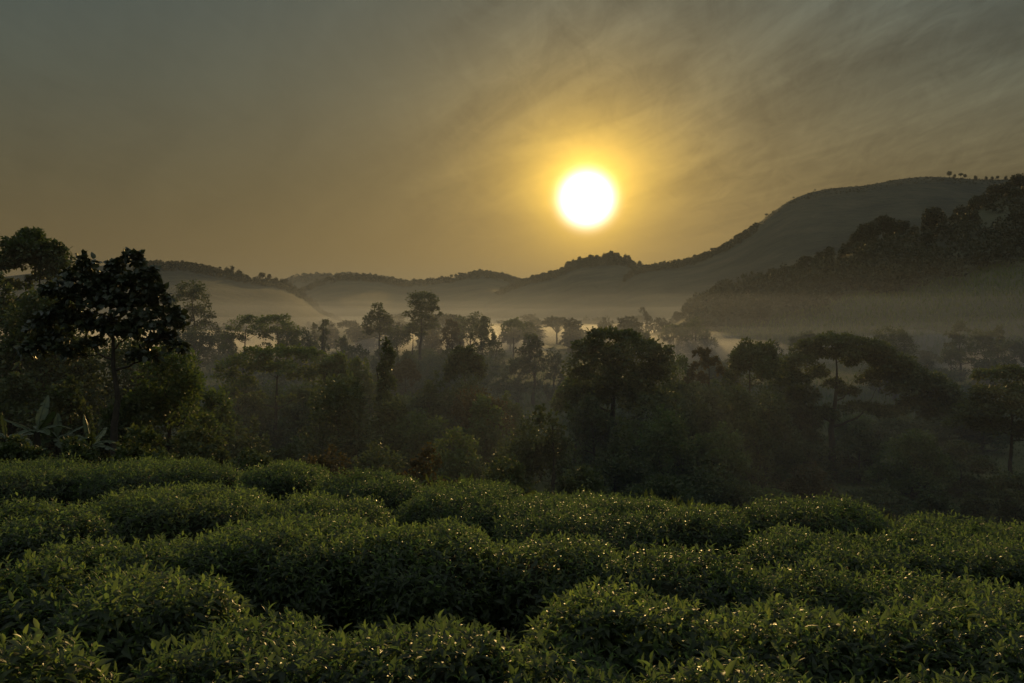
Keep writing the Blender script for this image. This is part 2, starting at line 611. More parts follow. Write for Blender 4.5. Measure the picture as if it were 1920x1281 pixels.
def build_tree(name, x, y, H, W, kind, label, category, group, seed, leaf=.17, mat='leaf_dark', count=6000, lobes=None,
               trunk_r=None, twigs=True, fork=.3, lean=(0, 0), spread=1.0, z0=None, full=False, rz=0.0, clump=None):
    r = rs(seed)
    L = lobes if lobes is not None else lobes_for(kind, H, W, r)
    if kind == 'bush' and lobes is None:
        fork = .04
    base = (x, y, (gz(x, y) if z0 is None else z0) - .05)
    top = empty(name, base, label, category, group, rz)
    tr = trunk_r or max(.05, H * .018)
    ztop = max(l[2] for l in L)
    tparts = []
    # trunk line
    k = 9
    tt = np.linspace(0, 1, k)
    TP = np.stack([lean[0] * tt + np.cumsum(r.normal(0, .010, k)) * H, lean[1] * tt + np.cumsum(r.normal(0, .010, k)) * H, tt * ztop * .93], -1)
    TP[0] = (0, 0, -.15)
    TR = tr * (1.35 * (1 - tt) ** 1.2 + .16)
    TR[0] *= 1.2
    tparts.append(tube(TP, TR, 8))
    P, C = [], []
    kn = np.linspace(0, 1, 24)
    NP = np.stack([np.interp(kn, tt, TP[:, i]) for i in range(3)], -1)
    NR = np.interp(kn, tt, TR)
    ok = NP[:, 2] > fork * ztop
    NP, NR = NP[ok], NR[ok]
    L = sorted(L, key=lambda l: math.hypot(l[0] - lean[0], l[1] - lean[1]) + .3 * abs(l[2] - ztop * .7))
    vol = np.array([(l[3] * l[4] * l[5]) ** (2 / 3) for l in L])
    count = int(count * 1.15)
    cnt = np.maximum(20, (count * vol / vol.sum()).astype(int))
    for l, n in zip(L, cnt):
        c = np.array(l[:3])
        rad = np.array(l[3:])
        b = c - np.array([0, 0, rad[2] * .3])
        dv = b - NP
        ln = np.linalg.norm(dv, axis=1)
        cost = ln * (1 + 1.2 * np.clip(.35 - dv[:, 2] / (ln + 1e-6), 0, 2))
        k0 = int(np.argmin(cost))
        st, br = NP[k0], NR[k0] * .62
        hr = ln[k0]
        mid = (st + b) / 2 + np.array([0, 0, -.12 * math.hypot(dv[k0, 0], dv[k0, 1])]) + r.normal(0, .05, 3) * hr
        bp = bez(st, mid, b, 7)
        bp[1:-1] += r.normal(0, .018, (5, 3)) * max(hr, .2)
        bR = np.linspace(br, max(br * .42, .008), 7)
        tparts.append(tube(bp, bR, 5))
        NP = np.concatenate([NP, bp[2:]])
        NR = np.concatenate([NR, bR[2:]])
        # clumps through the lobe
        per = clump or 34
        nc = max(4, int(n / per))
        dirs = unit(r.normal(0, 1, (nc, 3)))
        dirs[:, 2] = np.where(dirs[:, 2] < -.35, -dirs[:, 2], dirs[:, 2])
        rr = r.uniform(.35, 1.0, nc) ** .6
        cc = c + dirs * rr[:, None] * rad
        if twigs:
            for q in cc[:min(nc, 9)]:
                m2 = (b + q) / 2 + r.normal(0, .08, 3) * rad
                tparts.append(tube(bez(b, m2, q, 4), np.linspace(br * .3, br * .1, 4), 4))
        npc = np.full(nc, n // nc)
        idx = np.repeat(np.arange(nc), npc)
        cr = np.minimum(rad * .40, rad.mean() * .44) * spread
        off = r.normal(0, 1, (len(idx), 3))
        off = unit(off) * (r.uniform(0, 1, len(idx)) ** .45)[:, None] * cr * r.uniform(.75, 1.3, nc)[idx][:, None]
        P.append(cc[idx] + off)
        C.append(off + (cc[idx] - c) * .35)
    P = np.concatenate(P)
    C = unit(np.concatenate(C))
    n = len(P)
    D = unit(C * .8 + r.normal(0, .55, (n, 3)) + np.array([0, 0, -.1]))
    N = unit(r.normal(0, .5, (n, 3)) + np.array([0, 0, .8]) + C * .3)
    LL = leaf * 1.12 * r.uniform(.6, 1.4, n)
    if full:
        lv = leaves_full(P, D, N, LL, LL * .8, .25, (0, .25, .6, 1.0), (.25, .95, .9, .15))
    else:
        lv = leaves_simple(P, D, N, LL, LL * r.uniform(.5, .75, n))
    mesh('trunk', *cat(tparts), M['bark'], top, True)
    mesh('crown', *lv, M[mat], top)
    return top


def tree(name, px, top_py, wpx, D, kind, label, group, seed, category='tree', **kw):
    x = at(px, D)
    g = gz(x, D)
    if kw.get('z0') is not None:
        g = kw['z0']
    H = (HY - top_py) / F * D - g
    return build_tree(name, x, D, H, wpx / F * D, kind, label, category, group, seed, **kw)


GN = 'trees and shrubs below the tea slope'
GM = 'trees standing in the valley mist'


# ---- left cluster
def lobes_px(px0, D, g, items, seed, fat=1.3):
    """lobes given as (dpx, py, rpx, rpy) seen from the tea slope, spread in depth"""
    r = rs(seed)
    out = []
    for dx, py, rx, rz in items:
        R = rx / F * D
        out.append((dx / F * D, r.uniform(-.6, .6) * R * 1.2, (HY - py) / F * D - g, R * 1.08, R * 1.08, rz * fat / F * D))
    return out


D = 55; g = gz(at(62, D), D)
tree('twin_crowned_tree', 62, 425, 130, D, 'round', 'tall tree at the left edge with two domed crowns against the sky', GN, 11, count=8500, leaf=.20,
     lobes=lobes_px(62, D, g, [(-20, 462, 34, 22), (-42, 478, 32, 20), (2, 472, 30, 20), (-14, 446, 26, 18), (-55, 500, 26, 14), (-5, 495, 30, 14), (30, 480, 28, 20), (42, 500, 28, 16),
                               (30, 464, 20, 12), (52, 512, 16, 10), (14, 520, 24, 10), (-38, 535, 24, 10), (20, 560, 26, 12), (-30, 575, 26, 14), (48, 560, 22, 10)], 1, 1.0), fork=.45, trunk_r=.17)
D = 30; g = gz(at(205, D), D)
tree('broad_leaved_tree', 205, 470, 280, D, 'round', 'near dark tree with big round leaves and a bent forked trunk', GN, 12, count=4600, leaf=.155, mat='leaf_big', full=True, clump=9, spread=1.2,
     lobes=lobes_px(205, D, g, [(-52, 486, 11, 10), (-28, 496, 14, 12), (0, 505, 16, 12), (22, 496, 14, 12), (45, 480, 15, 12), (58, 492, 14, 12), (72, 508, 14, 14), (86, 520, 10, 12), (-62, 520, 24, 16), (-25, 528, 28, 18), (15, 530, 28, 18),
                                (55, 535, 28, 20), (-92, 545, 26, 18), (-50, 560, 30, 20), (0, 565, 32, 22), (45, 572, 30, 22), (88, 556, 20, 20), (105, 590, 22, 18), (122, 608, 14, 16), (80, 605, 28, 20), (-100, 590, 28, 20), (-130, 610, 20, 18),
                                (-62, 605, 28, 22), (-15, 610, 26, 18), (40, 622, 26, 18), (95, 640, 26, 18), (128, 650, 12, 12), (-110, 640, 26, 20), (-75, 660, 26, 16), (-140, 655, 18, 16), (70, 665, 24, 14), (-35, 645, 20, 14)], 2, 1.0),
     fork=.36, trunk_r=.12, lean=(-.12, 0))
tree('bushy_tree', 75, 528, 200, 42, 'round', 'dense dark tree filling the gap left of the broad leaved tree', GN, 13, count=9000, leaf=.18)
tree('bushy_tree', -10, 500, 120, 46, 'round', 'dark tree cut off by the left frame edge below the domed crowns', GN, 14, count=5000, leaf=.18)
tree('leafy_tree', 318, 618, 210, 33, 'bush', 'feathery green tree leaning over the trunk foot of the broad leaved tree', GN, 15, count=10000, leaf=.13, mat='leaf_mid')
tree('leafy_tree', 385, 668, 120, 38, 'bush', 'small green tree on the right flank of the feathery green tree', GN, 16, count=6000, leaf=.13, mat='leaf_mid')
tree('shrub', 235, 690, 130, 31, 'bush', 'dark shrub wrapped round the lower trunk of the broad leaved tree', GN, 17, category='shrub', count=6500, leaf=.13)
tree('shrub', 30, 668, 150, 36, 'bush', 'dark shrub behind the banana plants at the left edge', GN, 18, category='shrub', count=7000, leaf=.15)
tree('shrub', 125, 690, 110, 34, 'bush', 'dark shrub between the banana plants and the bent trunk', GN, 19, category='shrub', count=6000, leaf=.14)
tree('shrub', 20, 800, 120, 22, 'bush', 'low shrub at the left edge just behind the tea', GN, 20, category='shrub', count=4500, leaf=.09)
tree('shrub', 140, 812, 110, 23, 'bush', 'low shrub under the drooping banana leaves', GN, 21, category='shrub', count=4500, leaf=.09)
tree('shrub', 265, 800, 150, 25, 'bush', 'low dark shrub right of the bent trunk foot', GN, 22, category='shrub', count=5000, leaf=.10)
tree('shrub', 375, 770, 130, 30, 'bush', 'dark shrub below the small green tree on the left', GN, 23, category='shrub', count=5500, leaf=.11)


def banana(px, D, top_py, label, seed, spread):
    r = rs(seed)
    x = at(px, D)
    g = gz(x, D)
    H = (HY - top_py) / F * D - g
    t = empty('banana_plant', (x, D, g - .05), label, 'banana plant', 'banana plants beside the tea', r.uniform(0, .3))
    sh = H * .56
    k = 7
    tt = np.linspace(0, 1, k)
    P = np.stack([.05 * np.sin(tt * 3), 0 * tt, tt * sh], -1)
    mesh('stem', *tube(P, .13 * (1 - .45 * tt), 9), M['bark'], t, True)
    nl = 9
    for i in range(nl):
        a = i * 2.4 + r.uniform(-.3, .3) + seed
        el = radians(r.uniform(66, 86)) if i < 1 else radians(r.uniform(14, 52))
        Ln = H * r.uniform(.24, .33) * spread
        droop = .12 if i < 3 else r.uniform(.5, .9)
        n = 15
        s = np.linspace(0, 1, n)
        hd = np.array([cos(a), sin(a), 0])
        rad = np.cumsum(np.cos(el - droop * 1.7 * s)) * Ln / n
        hgt = np.cumsum(np.sin(el - droop * 1.7 * s)) * Ln / n
        C = np.array([0, 0, sh * .97]) + hd * rad[:, None] + np.array([0, 0, 1.]) * hgt[:, None]
        sd = np.array([-sin(a), cos(a), 0])
        wd = Ln * .15 * np.clip(np.sin(np.clip((s - .12) / .88, 0, 1) ** .8 * pi), 0.02, 1) ** .6
        parts = [tube(C, np.linspace(.03, .006, n), 5)]
        # blade in torn strips
        for sg in (-1, 1):
            j = 1
            while j < n - 1:
                m = int(min(n - 1, j + r.integers(1, 4)))
                hang = r.uniform(-.1, .55)
                A = C[j:m + 1]
                ww = wd[j:m + 1]
                ed = A + sd * sg * (ww * cos(hang))[:, None] - np.array([0, 0, 1.]) * (ww * sin(hang))[:, None] + hd * .06 * Ln * .3
                V = np.concatenate([A, ed])
                q = m - j
                Q = np.array([[e, e + 1, q + 1 + e + 1, q + 1 + e] for e in range(q)])
                parts.append((V, Q))
                j = m
        mesh('leaf', *cat(parts), M['banana'], t)


banana(68, 26, 700, 'tallest banana plant with an upright pale leaf near the left edge', 1, 1.0)
banana(108, 27, 716, 'banana plant just right of the tallest banana plant', 2, .9)
banana(170, 25, 742, 'banana plant with drooping torn leaves beside the bent trunk', 3, 1.05)
banana(12, 28, 722, 'banana plant cut off by the left frame edge', 4, 1.0)

# ---- centre left
D = 60; g = gz(at(515, D), D)
tree('umbrella_tree', 515, 652, 215, D, 'umbrella', 'wide umbrella shaped tree left of centre with forked limbs', GN, 31, count=8000, leaf=.17, mat='leaf_mid', trunk_r=.15, fork=.22,
     lobes=lobes_px(515, D, g, [(-95, 703, 22, 14), (-70, 685, 28, 16), (-40, 668, 34, 15), (0, 662, 36, 13), (40, 664, 36, 14), (75, 676, 30, 16), (100, 697, 24, 16), (-62, 716, 26, 12), (62, 706, 32, 16), (96, 727, 24, 16),
                                (20, 690, 36, 13), (-20, 690, 34, 12), (-88, 737, 22, 13), (-100, 760, 18, 12), (80, 750, 24, 14), (-40, 745, 18, 9), (30, 748, 20, 9)], 6, 1.05))
tree('bushy_tree', 632, 652, 60, 60, 'round', 'small round tree right of the wide umbrella tree', GN, 32, count=3000, leaf=.17, mat='leaf_mid')
tree('bushy_tree', 672, 662, 70, 64, 'round', 'small loose tree just left of the dark columnar tree', GN, 33, count=3200, leaf=.17, mat='leaf_mid')
tree('dense_tree', 640, 693, 210, 45, 'bush', 'large dark tangled tree in front of the small round trees', GN, 34, count=13000, leaf=.15)
tree('columnar_tree', 718, 640, 62, 50, 'column', 'dark columnar tree wrapped in climbers left of centre', GN, 35, count=6500, leaf=.15)
tree('shrub', 735, 705, 100, 47, 'bush', 'dark shrub round the foot of the columnar tree', GN, 36, category='shrub', count=5500, leaf=.14)
tree('shrub', 465, 765, 140, 41, 'bush', 'rounded dark shrub beneath the wide umbrella tree', GN, 37, category='shrub', count=6500, leaf=.12)
tree('shrub', 540, 775, 120, 38, 'bush', 'dark shrub right of the rounded shrub beneath the umbrella tree', GN, 38, category='shrub', count=5500, leaf=.12)
tree('shrub', 430, 720, 90, 48, 'bush', 'light green shrub left of the umbrella tree trunk', GN, 39, category='shrub', count=4500, leaf=.13, mat='leaf_mid')
tree('shrub', 785, 752, 180, 46, 'bush', 'green mound of creepers right of the columnar tree foot', GN, 40, category='shrub', count=9000, leaf=.12, mat='leaf_mid')
tree('bushy_tree', 808, 686, 110, 62, 'bush', 'bushy tree between the columnar tree and the flat crowned tree', GN, 41, count=5500, leaf=.17)
tree('flat_crowned_tree', 876, 651, 95, 66, 'umbrella', 'flat crowned dark tree above the reddish bush', GN, 42, count=4200, leaf=.19)
tree('reddish_tree', 905, 690, 130, 53, 'bush', 'reddish leaved bushy tree left of the meadow gap', GN, 43, count=8000, leaf=.14, mat='leaf_red')
tree('shrub', 955, 722, 80, 60, 'bush', 'green shrub at the edge of the meadow gap', GN, 44, category='shrub', count=4000, leaf=.15, mat='leaf_mid')
tree('reddish_tree', 762, 674, 60, 82, 'umbrella', 'small reddish flat tree just right of the columnar tree', GN, 45, count=2500, leaf=.2, mat='leaf_red')
tree('dense_tree', 1000, 738, 200, 40, 'bush', 'dark dense bush in the centre below the meadow gap', GN, 46, count=12000, leaf=.12)
tree('young_tree', 1036, 722, 80, 39, 'sparse', 'twiggy young tree top poking out of the central dark bush', GN, 47, count=420, leaf=.17)
tree('shrub', 860, 790, 150, 40, 'bush', 'olive shrub in front of the reddish bushy tree', GN, 48, category='shrub', count=7000, leaf=.12, mat='leaf_mid')
tree('shrub', 700, 800, 150, 36, 'bush', 'dark low shrub behind the tea left of centre', GN, 49, category='shrub', count=6500, leaf=.11)
tree('shrub', 800, 838, 150, 30, 'bush', 'brownish shrub close behind the tea left of centre', GN, 50, category='shrub', count=5500, leaf=.10, mat='leaf_red')
tree('shrub', 600, 815, 150, 30, 'bush', 'russet tinged shrub close behind the tall tea bush', GN, 51, category='shrub', count=5500, leaf=.10, mat='leaf_red')
tree('shrub', 475, 830, 150, 27, 'bush', 'low green shrub behind the tea on the left', GN, 52, category='shrub', count=5500, leaf=.09)
tree('shrub', 950, 840, 150, 31, 'bush', 'low dark shrub in front of the central dark bush', GN, 53, category='shrub', count=5500, leaf=.10)
tree('shrub', 350, 845, 100, 24, 'bush', 'little shrub behind the second tea bush of the back row', GN, 54, category='shrub', count=3200, leaf=.08)

# ---- centre right
D = 55; g = gz(at(1160, D), D)
tree('great_dense_tree', 1160, 618, 205, D, 'round', 'broad dense tree right of the meadow gap below the sun', GN, 61, count=15000, leaf=.17, trunk_r=.2,
     lobes=lobes_px(1160, D, g, [(-62, 650, 22, 12), (-30, 632, 28, 13), (-8, 630, 30, 12), (20, 640, 28, 14), (-70, 675, 28, 14), (-40, 665, 38, 20), (0, 665, 44, 24), (40, 660, 36, 18), (70, 668, 26, 16), (90, 660, 16, 10),
                                 (80, 690, 34, 18), (-75, 705, 28, 14), (-35, 705, 44, 22), (20, 705, 50, 24), (60, 715, 44, 20), (-10, 745, 60, 26), (60, 750, 50, 24), (-55, 745, 40, 20)], 3), fork=.25)
tree('shrub', 1075, 712, 90, 58, 'umbrella', 'spreading shrub at the left foot of the broad dense tree', GN, 62, category='shrub', count=3800, leaf=.17, mat='leaf_mid')
tree('bushy_tree', 1265, 660, 130, 66, 'bush', 'rounded tree right of the broad dense tree', GN, 63, count=6500, leaf=.17, mat='leaf_mid')
tree('young_tree', 1322, 648, 80, 63, 'sparse', 'nearly bare tree with a few clustered leaves left of the dome tree', GN, 64, count=1100, leaf=.24, mat='leaf_red')
tree('dense_tree', 1320, 692, 130, 60, 'bush', 'dark bushy tree below the nearly bare tree', GN, 65, count=7000, leaf=.16)
tree('dome_tree', 1415, 638, 115, 60, 'umbrella', 'dome crowned dark tree left of the great umbrella tree', GN, 66, count=7000, leaf=.17, trunk_r=.15)
D = 62; g = gz(at(1562, D), D)
tree('great_umbrella_tree', 1562, 628, 310, D, 'umbrella', 'great umbrella tree on the right, open limbed, its crown sloping down to the right', GN, 67, count=27000, leaf=.18, trunk_r=.19, fork=.30,
     lobes=lobes_px(1562, D, g, [(-40, 655, 28, 12), (-10, 642, 32, 11), (20, 640, 34, 11), (50, 648, 32, 12), (85, 662, 32, 14), (-65, 680, 30, 12), (-25, 668, 30, 10), (25, 662, 34, 10), (65, 676, 34, 12),
                                 (110, 682, 32, 16), (135, 690, 30, 16), (150, 710, 36, 18), (180, 722, 34, 18), (205, 738, 32, 18), (226, 756, 26, 16), (-78, 712, 28, 14), (-55, 745, 30, 14), (95, 712, 34, 14), (128, 728, 34, 14),
                                 (165, 760, 36, 14), (205, 775, 34, 14), (30, 735, 20, 9), (60, 768, 36, 10), (100, 772, 30, 9), (-30, 700, 18, 10), (-20, 775, 24, 10), (0, 720, 16, 8)], 4))
D = 50; g = gz(at(1885, D), D)
tree('layered_tree', 1885, 690, 150, D, 'umbrella', 'dark layered tree cut off by the right frame edge', GN, 68, count=10000, leaf=.16, trunk_r=.11, fork=.4,
     lobes=lobes_px(1885, D, g, [(-20, 705, 36, 9), (20, 700, 36, 10), (50, 704, 34, 10), (-35, 735, 36, 12), (10, 735, 40, 14), (55, 740, 40, 16), (-50, 765, 40, 14), (0, 770, 46, 16), (50, 775, 44, 16), (-60, 795, 36, 12), (-5, 800, 44, 14), (45, 810, 40, 14)], 5))
tree('shrub', 1250, 745, 150, 47, 'bush', 'sunlit green shrub in front of the rounded tree right of centre', GN, 69, category='shrub', count=8000, leaf=.13, mat='leaf_mid')
tree('shrub', 1160, 775, 160, 43, 'bush', 'dark shrub in front of the broad dense tree', GN, 70, category='shrub', count=8000, leaf=.12)
tree('shrub', 1345, 765, 150, 47, 'bush', 'olive shrub in front of the dark bushy tree', GN, 71, category='shrub', count=7500, leaf=.13, mat='leaf_mid')
tree('shrub', 1438, 708, 140, 55, 'bush', 'dark shrub under the dome crowned tree', GN, 72, category='shrub', count=7500, leaf=.15)
tree('shrub', 1230, 850, 190, 36, 'bush', 'low dark shrub close behind the tea right of centre', GN, 73, category='shrub', count=7500, leaf=.11)
tree('shrub', 1090, 850, 150, 33, 'bush', 'low dark shrub close behind the brightest back tea bush', GN, 74, category='shrub', count=6500, leaf=.10)
tree('shrub', 1350, 858, 170, 40, 'bush', 'low shrub behind the flat tea right of centre', GN, 75, category='shrub', count=7000, leaf=.11)
tree('reddish_tree', 1510, 872, 130, 47, 'bush', 'small reddish shrub in front of the great umbrella tree trunk', GN, 76, category='shrub', count=6000, leaf=.11, mat='leaf_red')
tree('shrub', 1710, 788, 160, 54, 'bush', 'rounded green shrub standing apart under the great umbrella tree slope', GN, 77, category='shrub', count=8500, leaf=.13, mat='leaf_mid')
tree('shrub', 1610, 800, 130, 60, 'bush', 'dark shrub right of the great umbrella tree trunk', GN, 78, category='shrub', count=6000, leaf=.14)
tree('shrub', 1490, 800, 140, 60, 'bush', 'dark shrub left of the great umbrella tree trunk', GN, 79, category='shrub', count=6000, leaf=.14)
tree('shrub', 1825, 905, 66, 46, 'bush', 'small knob shaped shrub behind the tea on the right', GN, 80, category='shrub', count=3000, leaf=.10)
tree('shrub', 1640, 905, 170, 49, 'bush', 'low spreading shrub between the reddish shrub and the knob shaped shrub', GN, 81, category='shrub', count=5500, leaf=.11)
tree('shrub', 1800, 825, 150, 56, 'bush', 'shadowed shrub between the rounded green shrub and the layered tree', GN, 82, category='shrub', count=6500, leaf=.14)
tree('shrub', 1905, 860, 150, 45, 'bush', 'dark shrub at the foot of the layered tree by the right frame edge', GN, 83, category='shrub', count=6500, leaf=.12)
tree('shrub', 1750, 910, 120, 44, 'bush', 'low dark shrub left of the knob shaped shrub', GN, 84, category='shrub', count=4500, leaf=.10)
tree('shrub', 1440, 905, 120, 46, 'bush', 'low olive shrub left of the small reddish shrub', GN, 85, category='shrub', count=4500, leaf=.10, mat='leaf_mid')

# ---- taller growth filling the belt
tree('dense_tree', 250, 572, 280, 44, 'bush', 'dark tree standing behind the crown of the broad leaved tree', GN, 24, count=12000, leaf=.17)
tree('dense_tree', 120, 560, 210, 47, 'bush', 'dark tree behind the bent trunk, filling its fork', GN, 25, count=9000, leaf=.17)
tree('shrub', 1110, 712, 120, 52, 'bush', 'dark shrub before the left half of the broad dense tree', GN, 86, category='shrub', count=6500, leaf=.14)
tree('shrub', 1205, 722, 140, 50, 'bush', 'dark shrub before the right half of the broad dense tree', GN, 87, category='shrub', count=7500, leaf=.14)
tree('shrub', 1300, 725, 130, 53, 'bush', 'dark shrub in front of the nearly bare tree', GN, 88, category='shrub', count=6500, leaf=.14)
tree('shrub', 1385, 704, 120, 52, 'bush', 'dark shrub left of the dome tree trunk', GN, 89, category='shrub', count=6500, leaf=.14)
FILL = [(1425, 682, 160, 64), (1345, 690, 120, 66), (1500, 715, 110, 66), (880, 690, 120, 63), (905, 735, 110, 50), (478, 722, 100, 58), (565, 726, 100, 57), (520, 700, 110, 70), (1200, 684, 130, 72), (1290, 690, 140, 72), (1375, 696, 130, 73), (1455, 690, 120, 72), (455, 696, 110, 66), (565, 690, 120, 68), (700, 690, 110, 72), (850, 706, 120, 70), (770, 716, 120, 68),
        (1690, 768, 150, 74), (1845, 748, 120, 72), (1600, 770, 120, 76), (1480, 740, 120, 68), (1780, 770, 110, 72), (1110, 735, 110, 64), (620, 720, 110, 62), (400, 705, 80, 60)]
for i, (px, tp, wp, D) in enumerate(FILL):
    tree('shrub', px, tp, wp, D, 'bush', 'dim shrub merging with its neighbours in the dark belt below the mist', 'shrubs of the dark belt below the mist', 120 + i, category='shrub',
         count=6000, leaf=.16, mat=['leaf_dark', 'leaf_mid', 'leaf_dark'][i % 3])

# ---- trees in the mist
mist = [
    # px, top, width, D, kind, count, mat, label
    (365, 530, 92, 130, 'layered', 5200, 'leaf_dark', 'tall tiered tree left of the open double tree, before the left hill'),
    (322, 556, 40, 150, 'round', 1500, 'leaf_dark', 'small round crown just right of the broad leaved tree'),
    (458, 592, 90, 112, 'round', 2300, 'leaf_mid', 'left half of the open double tree in the mist'),
    (516, 590, 86, 110, 'round', 2300, 'leaf_mid', 'right half of the open double tree in the mist'),
    (410, 607, 56, 210, 'bush', 1800, 'leaf_dark', 'flat hazy tree between the tiered tree and the open double tree'),
    (372, 608, 90, 118, 'round', 3000, 'leaf_dark', 'dark tree at the foot of the tall tiered tree'),
    (428, 618, 40, 170, 'round', 1300, 'leaf_dark', 'hazy tree touching the left side of the open double tree'),
    (540, 606, 54, 170, 'round', 1700, 'leaf_dark', 'hazy tree touching the right side of the open double tree'),
    (572, 610, 62, 150, 'bush', 2400, 'leaf_dark', 'round dark tree in the mist right of the open double tree'),
    (590, 604, 28, 230, 'feathery', 700, 'leaf_dark', 'faint tree top behind the round dark tree'),
    (606, 600, 40, 160, 'feathery', 1500, 'leaf_dark', 'feathery upright tree left of the bright mist strip'),
    (652, 602, 46, 360, 'umbrella', 900, 'far_leaf', 'faint flat tree behind the bright mist strip'),
    (646, 622, 44, 180, 'bush', 1600, 'leaf_dark', 'round bush standing in the bright mist strip'),
    (668, 640, 90, 130, 'bush', 2600, 'leaf_dark', 'long low bush in front of the bright mist strip'),
    (708, 570, 58, 180, 'lollipop', 3200, 'leaf_dark', 'pointed tall tree left of the tallest mist tree'),
    (722, 622, 60, 150, 'bush', 2000, 'leaf_dark', 'bush at the foot of the pointed tall tree'),
    (745, 607, 50, 190, 'round', 1600, 'leaf_dark', 'round tree between the pointed tree and the tallest mist tree'),
    (792, 547, 66, 170, 'lollipop', 4600, 'leaf_dark', 'tallest mist tree with stacked crowns and a domed top'),
    (774, 603, 34, 175, 'umbrella', 900, 'leaf_dark', 'small leaning tree at the left foot of the tallest mist tree'),
    (756, 638, 80, 105, 'bush', 2800, 'leaf_dark', 'dark bush below the round tree in the mist'),
    (812, 620, 44, 230, 'bush', 1200, 'leaf_red', 'russet bush just right of the tallest mist tree'),
    (846, 594, 40, 160, 'round', 1500, 'leaf_red', 'reddish slim tree right of the tallest mist tree'),
    (884, 586, 80, 210, 'round', 2400, 'leaf_dark', 'broad hazy tree behind the vase shaped tree'),
    (906, 592, 54, 140, 'round', 2200, 'leaf_dark', 'vase shaped tree left of the centre mist'),
    (845, 645, 70, 115, 'bush', 2200, 'leaf_dark', 'bush in the mist under the reddish slim tree'),
    (930, 625, 40, 170, 'bush', 1200, 'leaf_dark', 'small bush right of the vase shaped tree'),
    (962, 598, 50, 230, 'umbrella', 1500, 'leaf_mid', 'pale flat tree above the dark pair in the centre'),
    (992, 602, 30, 240, 'round', 800, 'leaf_dark', 'thin hazy tree behind the dark centre tree'),
    (1000, 621, 50, 108, 'round', 2400, 'leaf_dark', 'upright dark tree in the centre mist'),
    (970, 650, 84, 108, 'bush', 3200, 'leaf_dark', 'wide bush at the foot of the upright dark tree'),
    (1040, 652, 64, 112, 'bush', 2400, 'leaf_dark', 'bush between the upright dark tree and the broad dense tree'),
    (1020, 606, 46, 420, 'umbrella', 800, 'far_leaf', 'faint flat topped tree above the centre bush'),
    (1069, 606, 20, 330, 'umbrella', 500, 'far_leaf', 'tiny palm like tree standing clear in the centre haze'),
    (1082, 632, 44, 260, 'bush', 1200, 'far_leaf', 'faint bush under the tiny palm like tree'),
    (1052, 612, 40, 430, 'bush', 700, 'far_leaf', 'faint grey tree left of the tiny palm like tree'),
    (1110, 610, 50, 440, 'bush', 800, 'far_leaf', 'faint grey tree in the haze right above the broad dense tree'),
    (1150, 608, 50, 450, 'bush', 800, 'far_leaf', 'faint grey tree in the haze left of the cone shaped tree'),
    (1210, 578, 36, 330, 'column', 1200, 'far_leaf', 'cone shaped hazy tree at the left foot of the near slope'),
    (1180, 606, 54, 260, 'bush', 1500, 'far_leaf', 'round hazy tree below the cone shaped tree'),
    (1200, 620, 60, 205, 'round', 1700, 'leaf_dark', 'hazy tree right of the broad dense tree top'),
    (1240, 596, 40, 300, 'round', 1100, 'far_leaf', 'hazy tree right of the cone shaped tree'),
    (1262, 606, 60, 240, 'round', 1900, 'leaf_dark', 'left part of the tree clump behind the mist on the right'),
    (1298, 597, 62, 235, 'bush', 2200, 'leaf_dark', 'highest part of the tree clump behind the mist on the right'),
    (1322, 618, 60, 230, 'bush', 1900, 'leaf_dark', 'right part of the tree clump behind the mist on the right'),
    (1304, 586, 34, 236, 'sparse', 260, 'leaf_dark', 'bare twigged tree top above the tree clump on the right'),
    (1432, 607, 50, 310, 'bush', 1500, 'far_leaf', 'lone round tree at the edge of the crop field'),
    (1380, 616, 50, 330, 'bush', 1000, 'far_leaf', 'low hedge tree left of the lone round tree'),
    (1448, 642, 46, 130, 'round', 1500, 'leaf_dark', 'hazy tree behind the dome crowned tree'),
    (1478, 655, 50, 125, 'bush', 1500, 'leaf_dark', 'hazy bush between the dome tree and the great umbrella tree'),
    (1512, 624, 70, 170, 'umbrella', 1900, 'leaf_dark', 'flat hazy tree behind the left side of the great umbrella tree'),
    (1676, 608, 96, 115, 'round', 3600, 'leaf_dark', 'ragged tree behind the right shoulder of the great umbrella tree'),
    (1650, 640, 50, 125, 'bush', 1500, 'leaf_dark', 'bush at the left foot of the ragged tree'),
    (1800, 602, 64, 150, 'layered', 2400, 'leaf_dark', 'layered hazy tree left of the right edge group'),
    (1785, 640, 60, 140, 'bush', 2000, 'leaf_dark', 'bush under the layered hazy tree'),
    (1845, 616, 56, 155, 'round', 2000, 'leaf_dark', 'middle hazy tree of the right edge group'),
    (1872, 610, 44, 165, 'layered', 1500, 'leaf_dark', 'thin layered tree top in the right edge group'),
    (1905, 634, 80, 140, 'round', 2600, 'leaf_dark', 'round hazy tree cut off by the right frame edge'),
    (1850, 660, 70, 130, 'bush', 1900, 'leaf_dark', 'low bush in the right edge group'),
    (1740, 668, 40, 135, 'bush', 900, 'leaf_dark', 'small bush in the pale gap right of the ragged tree'),
]
KN = {'lollipop': 'tiered_tree', 'round': 'round_tree', 'umbrella': 'flat_crowned_tree', 'bush': 'bushy_tree', 'feathery': 'feathery_tree',
      'column': 'cone_tree', 'sparse': 'bare_tree', 'layered': 'layered_tree'}
